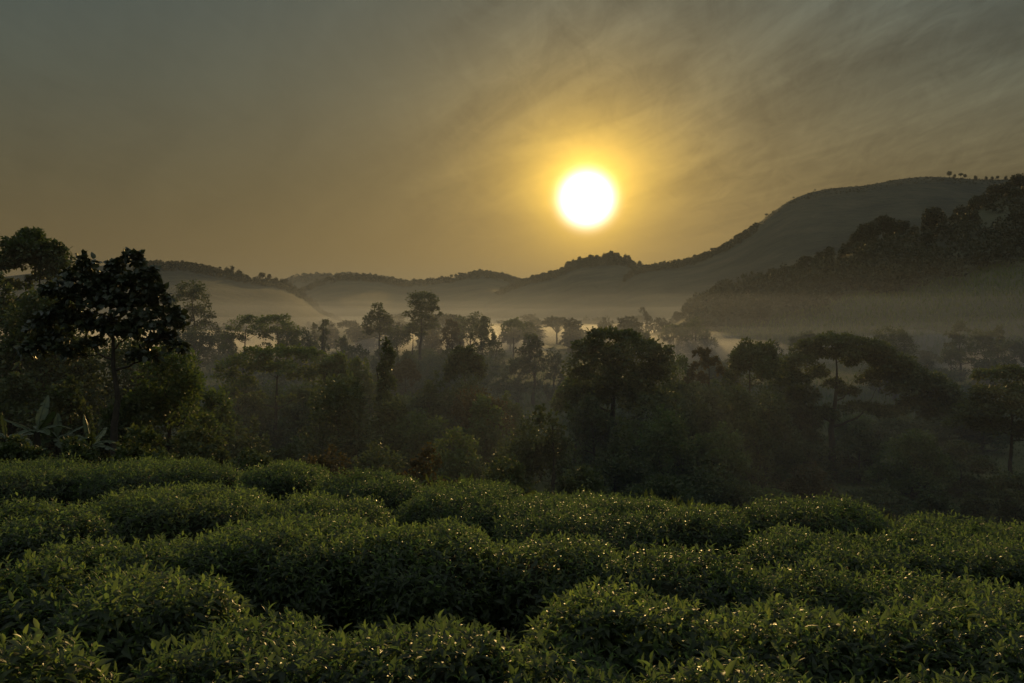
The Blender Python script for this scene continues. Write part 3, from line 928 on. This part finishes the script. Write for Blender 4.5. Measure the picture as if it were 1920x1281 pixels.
MLOBES = {
    365: [(-6, 545, 24, 16), (-14, 560, 18, 12), (8, 556, 18, 14), (18, 572, 10, 12), (-8, 582, 22, 12), (14, 590, 20, 10), (26, 598, 10, 7), (-22, 600, 14, 8), (-8, 618, 18, 9), (24, 610, 18, 9),
          (40, 618, 8, 5), (-18, 632, 22, 9), (6, 640, 26, 10), (-10, 655, 26, 10)],
    458: [(-2, 602, 20, 10), (16, 600, 18, 9), (-20, 615, 16, 9), (30, 612, 14, 10), (-32, 632, 12, 8), (-14, 634, 14, 8), (20, 626, 18, 8), (-40, 652, 12, 7), (38, 634, 12, 8), (-22, 664, 12, 7)],
    516: [(-12, 602, 18, 10), (6, 600, 20, 10), (24, 612, 16, 10), (34, 628, 14, 9), (-22, 620, 14, 9), (2, 622, 16, 8), (22, 645, 12, 7), (42, 645, 10, 8), (-18, 648, 10, 6)],
    792: [(0, 560, 24, 12), (-14, 572, 12, 8), (16, 572, 12, 8), (-30, 590, 8, 5), (-12, 584, 10, 6), (6, 582, 14, 8), (24, 580, 8, 5), (34, 592, 5, 5), (0, 594, 18, 7), (14, 602, 12, 7), (-10, 606, 14, 8),
          (6, 615, 14, 6), (20, 612, 10, 6), (-20, 612, 10, 6), (-2, 628, 12, 6)],
    708: [(0, 577, 8, 8), (-6, 588, 10, 6), (8, 588, 9, 6), (-16, 596, 9, 6), (16, 598, 9, 6), (-2, 600, 14, 7), (-18, 608, 10, 6), (10, 610, 14, 7), (20, 604, 7, 6), (-8, 618, 14, 6), (-24, 615, 5, 5),
          (12, 622, 12, 6), (-18, 624, 10, 6)],
}
for i, (px, tp, wp, D, kind, cnt, mt, lab) in enumerate(mist):
    lb = lobes_px(px, D, gz(at(px, D), D), MLOBES[px], 60 + i, 1.0) if px in MLOBES else None
    tree(KN[kind], px, tp, wp, D, kind, lab, GM, 200 + i, count=cnt, leaf=.0014 * D + .06, mat=mt, twigs=D < 200, lobes=lb, clump=20 if lb else None)

rb = rs(333)
for i in range(46):
    px = float(rb.choice([rb.uniform(370, 1075), rb.uniform(1170, 1400), rb.uniform(1640, 1930)], p=[.62, .18, .2]))
    if 925 < px < 1080:
        px -= 160
    D = float(rb.uniform(105, 200))
    tp = max(654.0, HY + (10 - rb.uniform(2.5, 5.0)) / D * F)
    tree('bushy_tree', px, tp, rb.uniform(4, 9) / D * F, D, 'bush', 'low hazy bush among the trees of the misty valley', 'low bushes of the misty valley', 340 + i, category='bush',
         count=1300, leaf=.0014 * D + .06, mat='leaf_dark', twigs=False)

# ---- trees on the ridges: a few small kinds built once, then copied
def proto_tree(kind, seed, count, leaf):
    r = rs(seed)
    H, W = 10.0, 8.0
    L = lobes_for(kind, H, W, r)
    tp = [tube(np.array([[0, 0, -1.], [0, .1, 4], [.1, 0, 9]]), [.3, .2, .06], 5)]
    P, C = [], []
    for l in L:
        c = np.array(l[:3]); rad = np.array(l[3:])
        tp.append(tube(np.array([[0, 0, max(1.2, c[2] * .55)], c * .6 + np.array([0, 0, c[2] * .25]), c]), [.14, .09, .04], 4))
        n = count // len(L)
        u = unit(r.normal(0, 1, (n, 3)))
        P.append(c + u * (r.uniform(0, 1, n) ** .35)[:, None] * rad)
        C.append(u)
    P = np.concatenate(P); C = np.concatenate(C); n = len(P)
    LL = leaf * r.uniform(.6, 1.4, n)
    lv = leaves_simple(P, unit(C + r.normal(0, .6, (n, 3))), unit(r.normal(0, .6, (n, 3)) + np.array([0, 0, .7])), LL, LL * .7)
    return cat(tp), lv


PROTO = {}
for k, kind in enumerate(['round', 'umbrella', 'layered', 'bush', 'column', 'feathery']):
    (tv, tq), (lv, lq) = proto_tree(kind, 900 + k, 900, .85)
    PROTO[kind] = (tv, tq, lv, lq)
PM = {}


def ridge_tree(kind, p, h, wf, label, group, name, rz):
    """copies share their mesh data"""
    t = empty(name, tuple(p), label, 'tree', group, rz)
    s = h / 10.0
    t.scale = (s * wf, s * wf, s)
    if kind not in PM:
        tv, tq, lv, lq = PROTO[kind]
        a = mesh('trunk', tv, tq, M['bark'], t)
        b = mesh('crown', lv, lq, M['far_leaf'], t)
        PM[kind] = (a, b)
    else:
        for src in PM[kind]:
            c = src.copy()
            col.objects.link(c)
            c.parent = t
    return t


def ridge(name, spec, label, group, seed, tname='ridge_tree'):
    r = rs(seed)
    for px, hpx, kind in spec:
        p = hill_z(name, px, 1.0)
        p = p + np.array([0, -r.uniform(0, 3), -.6])
        ridge_tree(kind, p, hpx * ((.74 if px < 1760 else .58) if name == 'near_right_slope' else 1.1 if name == 'left_hill' else .82) / F * p[1] + .6, r.uniform(.9, 1.25), label, group, tname, r.uniform(0, 6))


def scatter_spec(r, a, b, n, h0, h1, kinds):
    xs = np.sort(r.uniform(a, b, n))
    return [(float(x), float(r.uniform(h0, h1)), kinds[int(r.integers(len(kinds)))]) for x in xs]


rf = rs(611)
for i in range(95):
    D = float(rf.uniform(240, 640))
    px = float(rf.uniform(390, 1330))
    h = float(rf.uniform(4.5, 10.5))
    x = at(px, D)
    ridge_tree(['round', 'umbrella', 'bush', 'round', 'bush', 'layered', 'feathery'][int(rf.integers(7))], (x, D, gz(x, D) - .2), h, float(rf.uniform(.9, 1.7)),
               'small faint tree in the haze between the bright mist and the hills', 'faint trees receding towards the hills', 'hazy_tree', float(rf.uniform(0, 6)))
r = rs(70)
# near slope on the right: the big trees along its edge
big = [(a + b, h, k) for a, h, k, b in [(1352, 40, 'round', 0), (1415, 38, 'bush', 0), (1500, 44, 'bush', 0), (1540, 38, 'round', 0), (1612, 52, 'bush', 0), (1632, 56, 'bush', 0), (1663, 56, 'round', 0),
       (1682, 48, 'bush', 0), (1742, 56, 'round', 0), (1756, 50, 'bush', 0), (1800, 46, 'bush', 0), (1822, 50, 'bush', 0), (1842, 42, 'bush', 0), (1862, 48, 'round', 0), (1882, 44, 'bush', 0), (1902, 54, 'round', 0), (1922, 50, 'bush', 0)]] + [(1292, 38, 'umbrella'), (1268, 30, 'round'), (1310, 36, 'bush'), (1340, 36, 'umbrella'), (1360, 42, 'round'), (1382, 34, 'bush'), (1405, 32, 'bush'), (1425, 28, 'round'),
       (1448, 36, 'round'), (1468, 42, 'bush'), (1490, 30, 'round'), (1512, 40, 'umbrella'), (1530, 34, 'bush'), (1555, 40, 'layered'), (1575, 26, 'bush'), (1602, 44, 'bush'), (1622, 52, 'round'),
       (1640, 50, 'round'), (1655, 60, 'umbrella'), (1672, 52, 'bush'), (1690, 42, 'round'), (1712, 24, 'bush'), (1735, 40, 'bush'), (1748, 52, 'column'), (1768, 34, 'bush'), (1792, 36, 'umbrella'),
       (1810, 30, 'bush'), (1830, 40, 'round'), (1852, 36, 'bush'), (1872, 40, 'round'), (1890, 34, 'umbrella'), (1912, 40, 'round'), (1935, 46, 'bush')]
ridge('near_right_slope', big, 'dark tree in the wood edge along the near right slope', 'trees along the edge of the near right slope', 71, 'slope_tree')
ridge('left_hill', [(414, 7, 'umbrella'), (426, 11, 'bush'), (436, 14, 'column'), (450, 12, 'bush'), (462, 6, 'bush'), (492, 13, 'round'), (506, 12, 'layered'), (518, 10, 'bush'), (528, 10, 'bush'),
                    (536, 12, 'round'), (545, 11, 'bush'), (554, 11, 'bush'), (562, 10, 'round'), (572, 11, 'bush'), (582, 12, 'bush'), (592, 12, 'column'), (342, 6, 'umbrella'), (360, 5, 'umbrella'),
                    (372, 5, 'bush'), (384, 5, 'bush'), (300, 4, 'bush'), (318, 4, 'bush')],
      'tiny dark tree on the skyline of the left hill', 'trees on the skyline of the left hill', 72)
ridge('middle_hill', scatter_spec(r, 560, 980, 46, 4, 9, ['bush', 'round', 'bush', 'umbrella', 'column']),
      'tiny hazy tree on the skyline of the middle hill', 'trees on the skyline of the middle hill', 73)
ridge('peaked_hill', scatter_spec(r, 985, 1060, 16, 6, 10, ['bush', 'round', 'umbrella']) + scatter_spec(r, 1060, 1200, 34, 8, 15, ['bush', 'round', 'bush', 'column']) + [(1146, 17, 'round'), (1066, 13, 'umbrella')],
      'tiny dark tree on the skyline of the peaked hill below the sun', 'trees on the skyline of the peaked hill', 74)
ridge('tall_right_hill', [(1222, 6, 'umbrella'), (1230, 6, 'umbrella'), (1237, 6, 'bush'), (1246, 9, 'column'), (1252, 6, 'bush'), (1262, 7, 'bush'), (1272, 9, 'round'), (1286, 8, 'bush')] +
      scatter_spec(r, 1300, 1400, 28, 6, 11, ['bush', 'round', 'bush', 'umbrella']) + [(1412, 6, 'bush'), (1436, 8, 'umbrella'), (1448, 4, 'bush'), (1488, 5, 'umbrella'), (1527, 5, 'umbrella'),
      (1778, 14, 'round'), (1788, 9, 'bush'), (1800, 11, 'umbrella'), (1808, 10, 'round'), (1828, 10, 'bush'), (1848, 9, 'bush'), (1858, 8, 'bush'), (1870, 9, 'round'), (1884, 9, 'bush')],
      'tiny dark tree on the skyline of the tall right hill', 'trees on the skyline of the tall right hill', 75)


# wood that covers the near slope behind its edge: one mass nobody could count
def slope_wood():
    r = rs(81)
    parts = []
    for i in range(520):
        px = r.uniform(1290, 2250)
        t = r.uniform(.5, .985)
        p = hill_z('near_right_slope', px, t)
        h = r.uniform(5, 10) * (1 if t < .9 else .55)
        n = 110
        u = unit(r.normal(0, 1, (n, 3)))
        u[:, 2] = np.abs(u[:, 2])
        P = p + np.array([0, 0, h * .25]) + u * (r.uniform(.3, 1, n) ** .4)[:, None] * np.array([h * .42, h * .42, h * .68])
        LL = r.uniform(.7, 1.6, n)
        parts.append(leaves_simple(P, unit(u + r.normal(0, .6, (n, 3))), unit(r.normal(0, .6, (n, 3)) + np.array([0, 0, .7])), LL, LL * .7))
    o = mesh('hillside_wood', *cat(parts), M['far_leaf'])
    tag(o, 'dark wood covering the upper part of the near right slope', 'wood', kind='stuff')
    # the crop on the lower slope
    n = 9000
    P = np.array([hill_z('near_right_slope', a, b) for a, b in zip(r.uniform(1330, 2150, n), r.uniform(.05, .55, n))])
    P[:, 2] -= .1
    LL = r.uniform(.9, 2.0, n)
    D = unit(r.normal(0, .35, (n, 3)) + np.array([0, 0, 1.]))
    o = mesh('maize_crop', *leaves_simple(P, D, r.normal(0, 1, (n, 3)), LL, LL * .3), M['leaf_mid'])
    tag(o, 'pale green crop rows on the lower part of the near right slope', 'crop', kind='stuff')


slope_wood()


def hill_wood(name, a, b, t0, n, h0, h1, label, seed, lf=.0012):
    r = rs(seed)
    parts = []
    for i in range(n):
        p = hill_z(name, r.uniform(a, b), 1 - (1 - t0) * r.uniform(0, 1) ** 1.3)
        h = r.uniform(h0, h1)
        m = 34
        u = unit(r.normal(0, 1, (m, 3)))
        u[:, 2] = np.abs(u[:, 2])
        P = p + np.array([0, 0, h * .15]) + u * (r.uniform(.3, 1, m) ** .4)[:, None] * np.array([h * .5, h * .5, h * .65])
        LL = p[1] * lf * r.uniform(.6, 1.5, m)
        parts.append(leaves_simple(P, unit(u + r.normal(0, .6, (m, 3))), unit(r.normal(0, .6, (m, 3)) + np.array([0, 0, .7])), LL, LL * .8))
    tag(mesh('hillside_wood', *cat(parts), M['far_leaf']), label, 'wood', kind='stuff')


hill_wood('left_hill', 250, 640, .86, 700, 1.5, 4.0, 'scrub and wood covering the upper left hill', 82)
hill_wood('middle_hill', 540, 1010, .86, 700, 2.0, 5.0, 'wood covering the middle hill', 83)
hill_wood('peaked_hill', 930, 1260, .86, 700, 2.0, 6.5, 'wood covering the peaked hill below the sun', 84)
hill_wood('tall_right_hill', 1170, 1420, .9, 500, 1.5, 5.0, 'wood along the left flank of the tall right hill', 85)
hill_wood('tall_right_hill', 1400, 1950, .94, 500, .5, 1.3, 'low scrub on the top of the tall right hill', 86, .0005)
hill_wood('far_ridge', 500, 800, .7, 400, 5.0, 9.0, 'wood on the pale far ridge', 87)


# low growth on the valley side and scattered over the hills
def undergrowth():
    r = rs(91)
    n = 60000
    y = 14 + 70 * r.uniform(0, 1, n) ** 1.15
    x = r.uniform(-.62, .62, n) * y
    keep = y > 15.5 - .45 * x
    x, y = x[keep], y[keep]
    n = len(x)
    clumpy = np.clip(vnoise(x, y, 31, .5) * .5 + .5, .05, 1)
    zz = ground(x, y) + r.uniform(0, 1, n) * clumpy * .9
    P = np.stack([x, y, zz], -1)
    LL = r.uniform(.10, .26, n)
    D = unit(r.normal(0, .6, (n, 3)) + np.array([0, 0, .7]))
    o = mesh('undergrowth', *leaves_simple(P, D, unit(r.normal(0, 1, (n, 3))), LL, LL * .4), M['leaf_dark'])
    tag(o, 'weeds and low growth between the shrubs below the tea', 'undergrowth', kind='stuff')
    n = 42000
    y = 85 + 190 * r.uniform(0, 1, n) ** 1.3
    x = r.uniform(-.6, .6, n) * y
    P = np.stack([x, y, ground(x, y) - .05], -1)
    LL = r.uniform(.3, .8, n)
    D = unit(r.normal(0, .4, (n, 3)) + np.array([0, 0, 1.]))
    o = mesh('grass', *leaves_simple(P, D, unit(r.normal(0, 1, (n, 3))), LL, LL * .22), M['leaf_mid'])
    tag(o, 'tall pale grass of the misty meadow', 'grass', kind='stuff')


undergrowth()

# ------------------------------------------------------------------ tea
def canopy_point(px, py):
    u = (px - 960) / F
    t = (py - HY) / F
    D = 1.2 / (t - .08 - .03 * u)
    return u * D, D


TEA = [
    # px0, px1, py back, py front, extra height, label
    (-60, 175, 858, 893, .0, 'tea bush at the far left end of the back row, below the banana plants'),
    (165, 440, 862, 892, .0, 'long low tea bush of the back row, below the bent trunk'),
    (470, 605, 868, 900, .12, 'tall humped tea bush standing out of the back row'),
    (600, 790, 884, 912, .0, 'yellow green tea bush of the back row right of the humped bush'),
    (770, 985, 892, 936, .0, 'bright sunlit tea bush at the middle of the back row'),
    (195, 500, 905, 945, .0, 'rounded tea bush in the second row, left of centre'),
    (-80, 165, 935, 985, .0, 'tea bush at the left edge in the second row'),
    (70, 225, 985, 1018, -.06, 'small tea bush below the left second row bush'),
    (480, 720, 918, 955, -.05, 'dim tea bush in front of the humped bush'),
    (190, 470, 985, 1032, -.05, 'dim tea bush at the left end of the long middle mound'),
    (390, 720, 955, 1035, .02, 'big leafy tea bush in the middle row, left of centre'),
    (640, 940, 975, 1050, .0, 'tea bush in the middle row with a steep dark front, at centre'),
    (880, 1175, 995, 1048, .0, 'tea bush ending the middle row above the dark hollow'),
    (-80, 205, 1052, 1130, .0, 'tea bush at the left edge in the third row'),
    (130, 425, 1062, 1142, .0, 'tea bush in the third row right of the left edge bush'),
    (-140, 170, 1185, 1330, .0, 'tea bush filling the bottom left corner'),
    (300, 640, 1122, 1270, .03, 'front tea bush with a raised shoulder, left of centre'),
    (570, 960, 1140, 1310, .0, 'front tea bush at the bottom centre'),
    (860, 1200, 1178, 1330, -.02, 'front tea bush sloping into the dark hollow at the bottom'),
    (930, 1270, 908, 978, .0, 'broad tea bush of the back row right of the sunlit bush'),
    (1150, 1400, 936, 966, -.02, 'flat tea bush with a dark front right of the broad back bush'),
    (1390, 1660, 940, 970, .0, 'back row tea bush below the small reddish shrub'),
    (1400, 1690, 975, 1030, .0, 'tea bush in the second row right of the dark front'),
    (1630, 1990, 985, 1038, .0, 'tea bush in the second row at the right edge'),
    (1640, 2000, 958, 985, -.02, 'thin strip of tea at the far right end of the back row'),
    (1130, 1420, 1034, 1086, .0, 'tea bush right of the dark hollow, in the third row'),
    (1360, 1640, 1042, 1088, -.04, 'dim tea bush in the third row on the right'),
    (1600, 2010, 1064, 1140, .0, 'tea bush in the third row at the right edge'),
    (1000, 1340, 1105, 1190, .03, 'tea bush with glittering leaves beside the dark hollow'),
    (1280, 1640, 1100, 1205, .0, 'tea bush right of the glittering bush'),
    (1570, 2010, 1130, 1235, .0, 'front tea bush at the right edge'),
    (1190, 1570, 1228, 1340, -.03, 'bright tea bush on the bottom edge, right of centre'),
    (1500, 1990, 1250, 1350, .0, 'tea bush filling the bottom right corner'),
]


def tea_bush(i, px0, px1, pb, pf, dh, label):
    r = rs(500 + i)
    xb, Db = canopy_point((px0 + px1) / 2, pb)
    xf, Df = canopy_point((px0 + px1) / 2, pf)
    cx, cy = (xb + xf) / 2, (Db + Df) / 2
    a = (px1 - px0) / 2 / F * cy * 1.13
    b = max((Db - Df) / 2 + .10, .40)
    top = canopy(cx, cy) + dh + r.uniform(-.07, .05)
    g = gz(cx, cy)
    Hm = top - g
    root = empty('tea_bush', (cx, cy, g - .02), label, 'tea bush', 'tea bushes of the plantation')
    ex = 4.4
    tg = np.linspace(0.02, pi / 2, 240)
    rho = np.cos(tg) ** (2 / ex)
    hh = np.sin(tg) ** (2 / ex)
    ab = math.sqrt(a * b)
    ds = np.hypot(np.gradient(rho) * ab, np.gradient(hh) * Hm)
    wgt = rho * ds
    cdf = np.cumsum(wgt); cdf = cdf / cdf[-1]
    per = pi * (3 * (a + b) - math.sqrt((3 * a + b) * (a + 3 * b)))
    area = float((rho * ds).sum() * per)
    tw = radians(r.uniform(-7, 7))

    def surf(t, ph, inset=0.0):
        rh = np.cos(t) ** (2 / ex)
        h = np.sin(t) ** (2 / ex)
        lob = 1 + .07 * np.sin(3 * ph + i) + .05 * np.sin(5 * ph + 2 * i)
        X = a * rh * np.cos(ph) * lob
        Y = b * rh * np.sin(ph) * lob
        X, Y = X * cos(tw) - Y * sin(tw), X * sin(tw) + Y * cos(tw)
        bump = .075 * vnoise(X + cx, Y + cy, 77, 2.0) + .05 * vnoise(X + cx, Y + cy, 78, 6)
        # tops follow the slope of the field
        Z = Hm * h + (-.08 * Y - .03 * X) * h + bump * h
        nx = np.cos(ph) / a * rh ** (ex - 1)
        ny = np.sin(ph) / b * rh ** (ex - 1)
        nz = h ** (ex - 1) / Hm
        N = unit(np.stack([nx, ny, nz], -1))
        P = np.stack([X, Y, Z], -1)
        return P - N * inset, N

    near = cy < 6.6
    dens = 420 if near else (430 if cy < 9.5 else 380)
    lsz = .060 if near else (.052 if cy < 9.5 else .050)
    n = int(area * dens)
    t = np.interp(r.uniform(0, 1, n), cdf, tg)
    ph = r.uniform(0, 2 * pi, n)
    P, N = surf(t, ph, 0.0)
    # thinner where no one looks, and on the shaded flanks near the soil
    low = P[:, 2] / Hm
    keep = r.uniform(0, 1, n) < np.where(N[:, 1] > .55, .55, 1.0) * np.clip(.10 + 1.15 * low, 0, 1)
    P, N, t = P[keep], N[keep], t[keep]
    n = len(P)
    P = P - N * r.uniform(-.02, .11, n)[:, None]
    topness = np.clip(N[:, 2], 0, 1)
    ax = unit(N * .55 + np.array([0, 0, .75]) + r.normal(0, .28, (n, 3)))
    tmp = unit(np.cross(ax, r.normal(0, 1, (n, 3))))
    tm2 = np.cross(ax, tmp)
    nl = 6
    LP, LD, LN, LL = [], [], [], []
    ph0 = r.uniform(0, 2 * pi, n)
    grow = r.uniform(.65, 1.25, n) * np.where(r.uniform(0, 1, n) < .05, 1.25, 1.0)
    for k in range(nl):
        an = ph0 + k * 2.4 + r.normal(0, .25, n)
        f = k / (nl - 1)                       # 0 youngest, upright; 1 oldest, spreading
        open_ = .42 + 1.0 * f + r.normal(0, .2, n)
        rad = tmp * np.cos(an)[:, None] + tm2 * np.sin(an)[:, None]
        Dv = ax * np.cos(open_)[:, None] + rad * np.sin(open_)[:, None]
        Nv = ax * np.sin(open_)[:, None] - rad * np.cos(open_)[:, None]
        LP.append(P + ax * ((.06 - .08 * f) * grow ** 1.6)[:, None])
        LD.append(Dv); LN.append(Nv + r.normal(0, .12, (n, 3)))
        LL.append(lsz * grow * (.62 + .75 * f ** .8) * r.uniform(.8, 1.2, n))
    LP = np.concatenate(LP); LD = np.concatenate(LD); LN = np.concatenate(LN); LL = np.concatenate(LL)
    LL = np.minimum(LL, lsz * 1.5)
    age = np.repeat(np.arange(nl) / (nl - 1), n)
    W = LL * r.uniform(.32, .42, len(LL)) * (1 + .25 * age)
    curl = r.uniform(.02, .45, len(LL)) + .42 * age
    if near or cy < 9.5:
        lv = leaves_full(LP, LD, LN, LL, W, curl)
    else:
        lv = leaves_full(LP, LD, LN, LL, W, curl, (0, .45, 1.0), (.15, 1.0, .03))
    mesh('foliage', *lv, M['tea'], root, True)
    # dark hull added inside, so the gaps between leaves read as shade
    tt, pp = np.meshgrid(np.linspace(.03, pi / 2 - .01, 14), np.linspace(0, 2 * pi, 40), indexing='ij')
    HP, HN = surf(tt.ravel(), pp.ravel(), .13)
    HP = HP + HN * (r.normal(0, .012, len(HP)))[:, None]
    i0 = np.arange(13)[:, None] * 40
    j0 = np.arange(39)[None]
    Q = np.stack([i0 + j0, i0 + j0 + 1, i0 + 40 + j0 + 1, i0 + 40 + j0], -1).reshape(-1, 4)
    mesh('inner_hull', HP, Q, M['tea_hull'], root, True)
    # woody stems
    sp = []
    for k in range(9):
        q = r.uniform(-.6, .6, 2) * np.array([a, b])
        e = q * 1.25 + r.normal(0, .08, 2)
        sp.append(tube(np.array([[q[0], q[1], -.05], [(q[0] + e[0]) / 2, (q[1] + e[1]) / 2, Hm * .35], [e[0], e[1], Hm * .75]]), [.022, .016, .008], 5))
    mesh('stem', *cat(sp), M['bark'], root, True)


for i, row in enumerate(TEA):
    tea_bush(i, *row)


# ------------------------------------------------------------------ haze and mist
def vol_mat(name, density, colour, g):
    m, t = new_mat(name)
    v = t.n('ShaderNodeVolumePrincipled')
    v.inputs['Color'].default_value = (*colour, 1)
    v.inputs['Density'].default_value = density
    v.inputs['Anisotropy'].default_value = g
    o = t.n('ShaderNodeOutputMaterial')
    t.l(v.outputs[0], o.inputs['Volume'])
    return m


def box(name, lo, hi, mat):
    x0, y0, z0 = lo
    x1, y1, z1 = hi
    V = np.array([[x0, y0, z0], [x1, y0, z0], [x1, y1, z0], [x0, y1, z0], [x0, y0, z1], [x1, y0, z1], [x1, y1, z1], [x0, y1, z1]])
    Q = np.array([[0, 3, 2, 1], [4, 5, 6, 7], [0, 1, 5, 4], [1, 2, 6, 5], [2, 3, 7, 6], [3, 0, 4, 7]])
    return mesh(name, V, Q, mat)


haze = box('haze', (-6100, -4000, -40), (6100, 7100, 215), vol_mat('haze', .00012, (.165, .20, .29), .55))
tag(haze, kind='stuff')


def mist_bank(lo, hi, z1, seed, amp, density, colour, g, label, fall=90.0, rough=1.0):
    """closed body of mist lying on the valley floor, its top rolling and running out at the rim"""
    (x0, y0), (x1, y1) = lo, hi
    nx, ny = 50, 50
    a, b = np.meshgrid(np.linspace(0, 1, nx), np.linspace(0, 1, ny))
    X = x0 + (x1 - x0) * a
    Y = y0 + (y1 - y0) * b
    e = np.minimum(np.minimum(a, 1 - a) * (x1 - x0), np.minimum(b, 1 - b) * (y1 - y0))
    e[1:-1, 1:-1] = np.maximum(e[1:-1, 1:-1], .01 * fall)
    lift = sstep(e / fall)
    zb = FLOOR - 2.5
    Zt = zb + .1 + (z1 - zb) * lift + amp * lift * vnoise(X, Y, seed, 22.0 / (x1 - x0) * rough)
    T = np.stack([X, Y, Zt], -1).reshape(-1, 3)
    B = np.stack([X, Y, np.full_like(X, zb)], -1).reshape(-1, 3)
    i = np.arange(ny - 1)[:, None] * nx
    j = np.arange(nx - 1)[None]
    Q = np.stack([i + j, i + j + 1, i + nx + j + 1, i + nx + j], -1).reshape(-1, 4)
    n = nx * ny
    ring = np.concatenate([np.arange(nx), np.arange(1, ny) * nx + nx - 1, n - 2 - np.arange(nx - 1), (np.arange(ny - 2, 0, -1)) * nx])
    r2 = np.roll(ring, -1)
    side = np.stack([ring + n, r2 + n, r2, ring], -1)
    o = mesh('mist', np.concatenate([T, B]), np.concatenate([Q, Q[:, ::-1] + n, side]), vol_mat('mist', density, colour, g))
    tag(o, label, 'mist', kind='stuff')


mc = (.31, .345, .43)
for k, (zt, dn) in enumerate([(-5.5, .0012), (-2.8, .0013), (-.8, .0011), (1.5, .0007), (4.0, .0004)]):  # thin mist layers added to brighten the dark near trees
    mist_bank((-260, 17 + k), (260, 125 + 6 * k), zt, 5 + 50 * k, .9, dn, (.235, .275, .38), .45, 'faint mist added among the near trees to lift their darks', 8.0)
# the valley mist thins out upwards: sheets of mist one above the other
mist_bank((-900, 126), (300, 1500), -2, 1, 1.5, .0009, mc, .5, 'lowest mist over the whole valley floor', 50.0)
mist_bank((-950, 128), (225, 1550), 5, 6, 1.8, .0006, mc, .5, 'mist reaching the tree tops of the valley', 60.0)
mist_bank((-1000, 130), (210, 1600), 12, 7, 2.5, .00016, mc, .5, 'mist just above the trees of the valley', 80.0)
mist_bank((-1050, 140), (200, 1700), 21, 2, 4, .00006, mc, .5, 'thin mist before the foot of the hills', 120.0)
PATCHES = [((-130, 195), (-38, 330), -5.2), ((-64, 222), (24, 400), -5.6), ((8, 190), (82, 310), -5.4), ((60, 215), (138, 345), -5.0), ((-45, 325), (95, 480), -4.6), ((-215, 250), (-95, 420), -5.0), ((56, 138), (112, 205), -6.6)]
for i, (lo, hi, zt) in enumerate(PATCHES):
    mist_bank(lo, hi, zt, 40 + i, 1.5, .017 if i < 6 else .02, (.75, .75, .75), .55, 'bright patch of low mist lying on the meadow behind the trees', 32.0, .45)
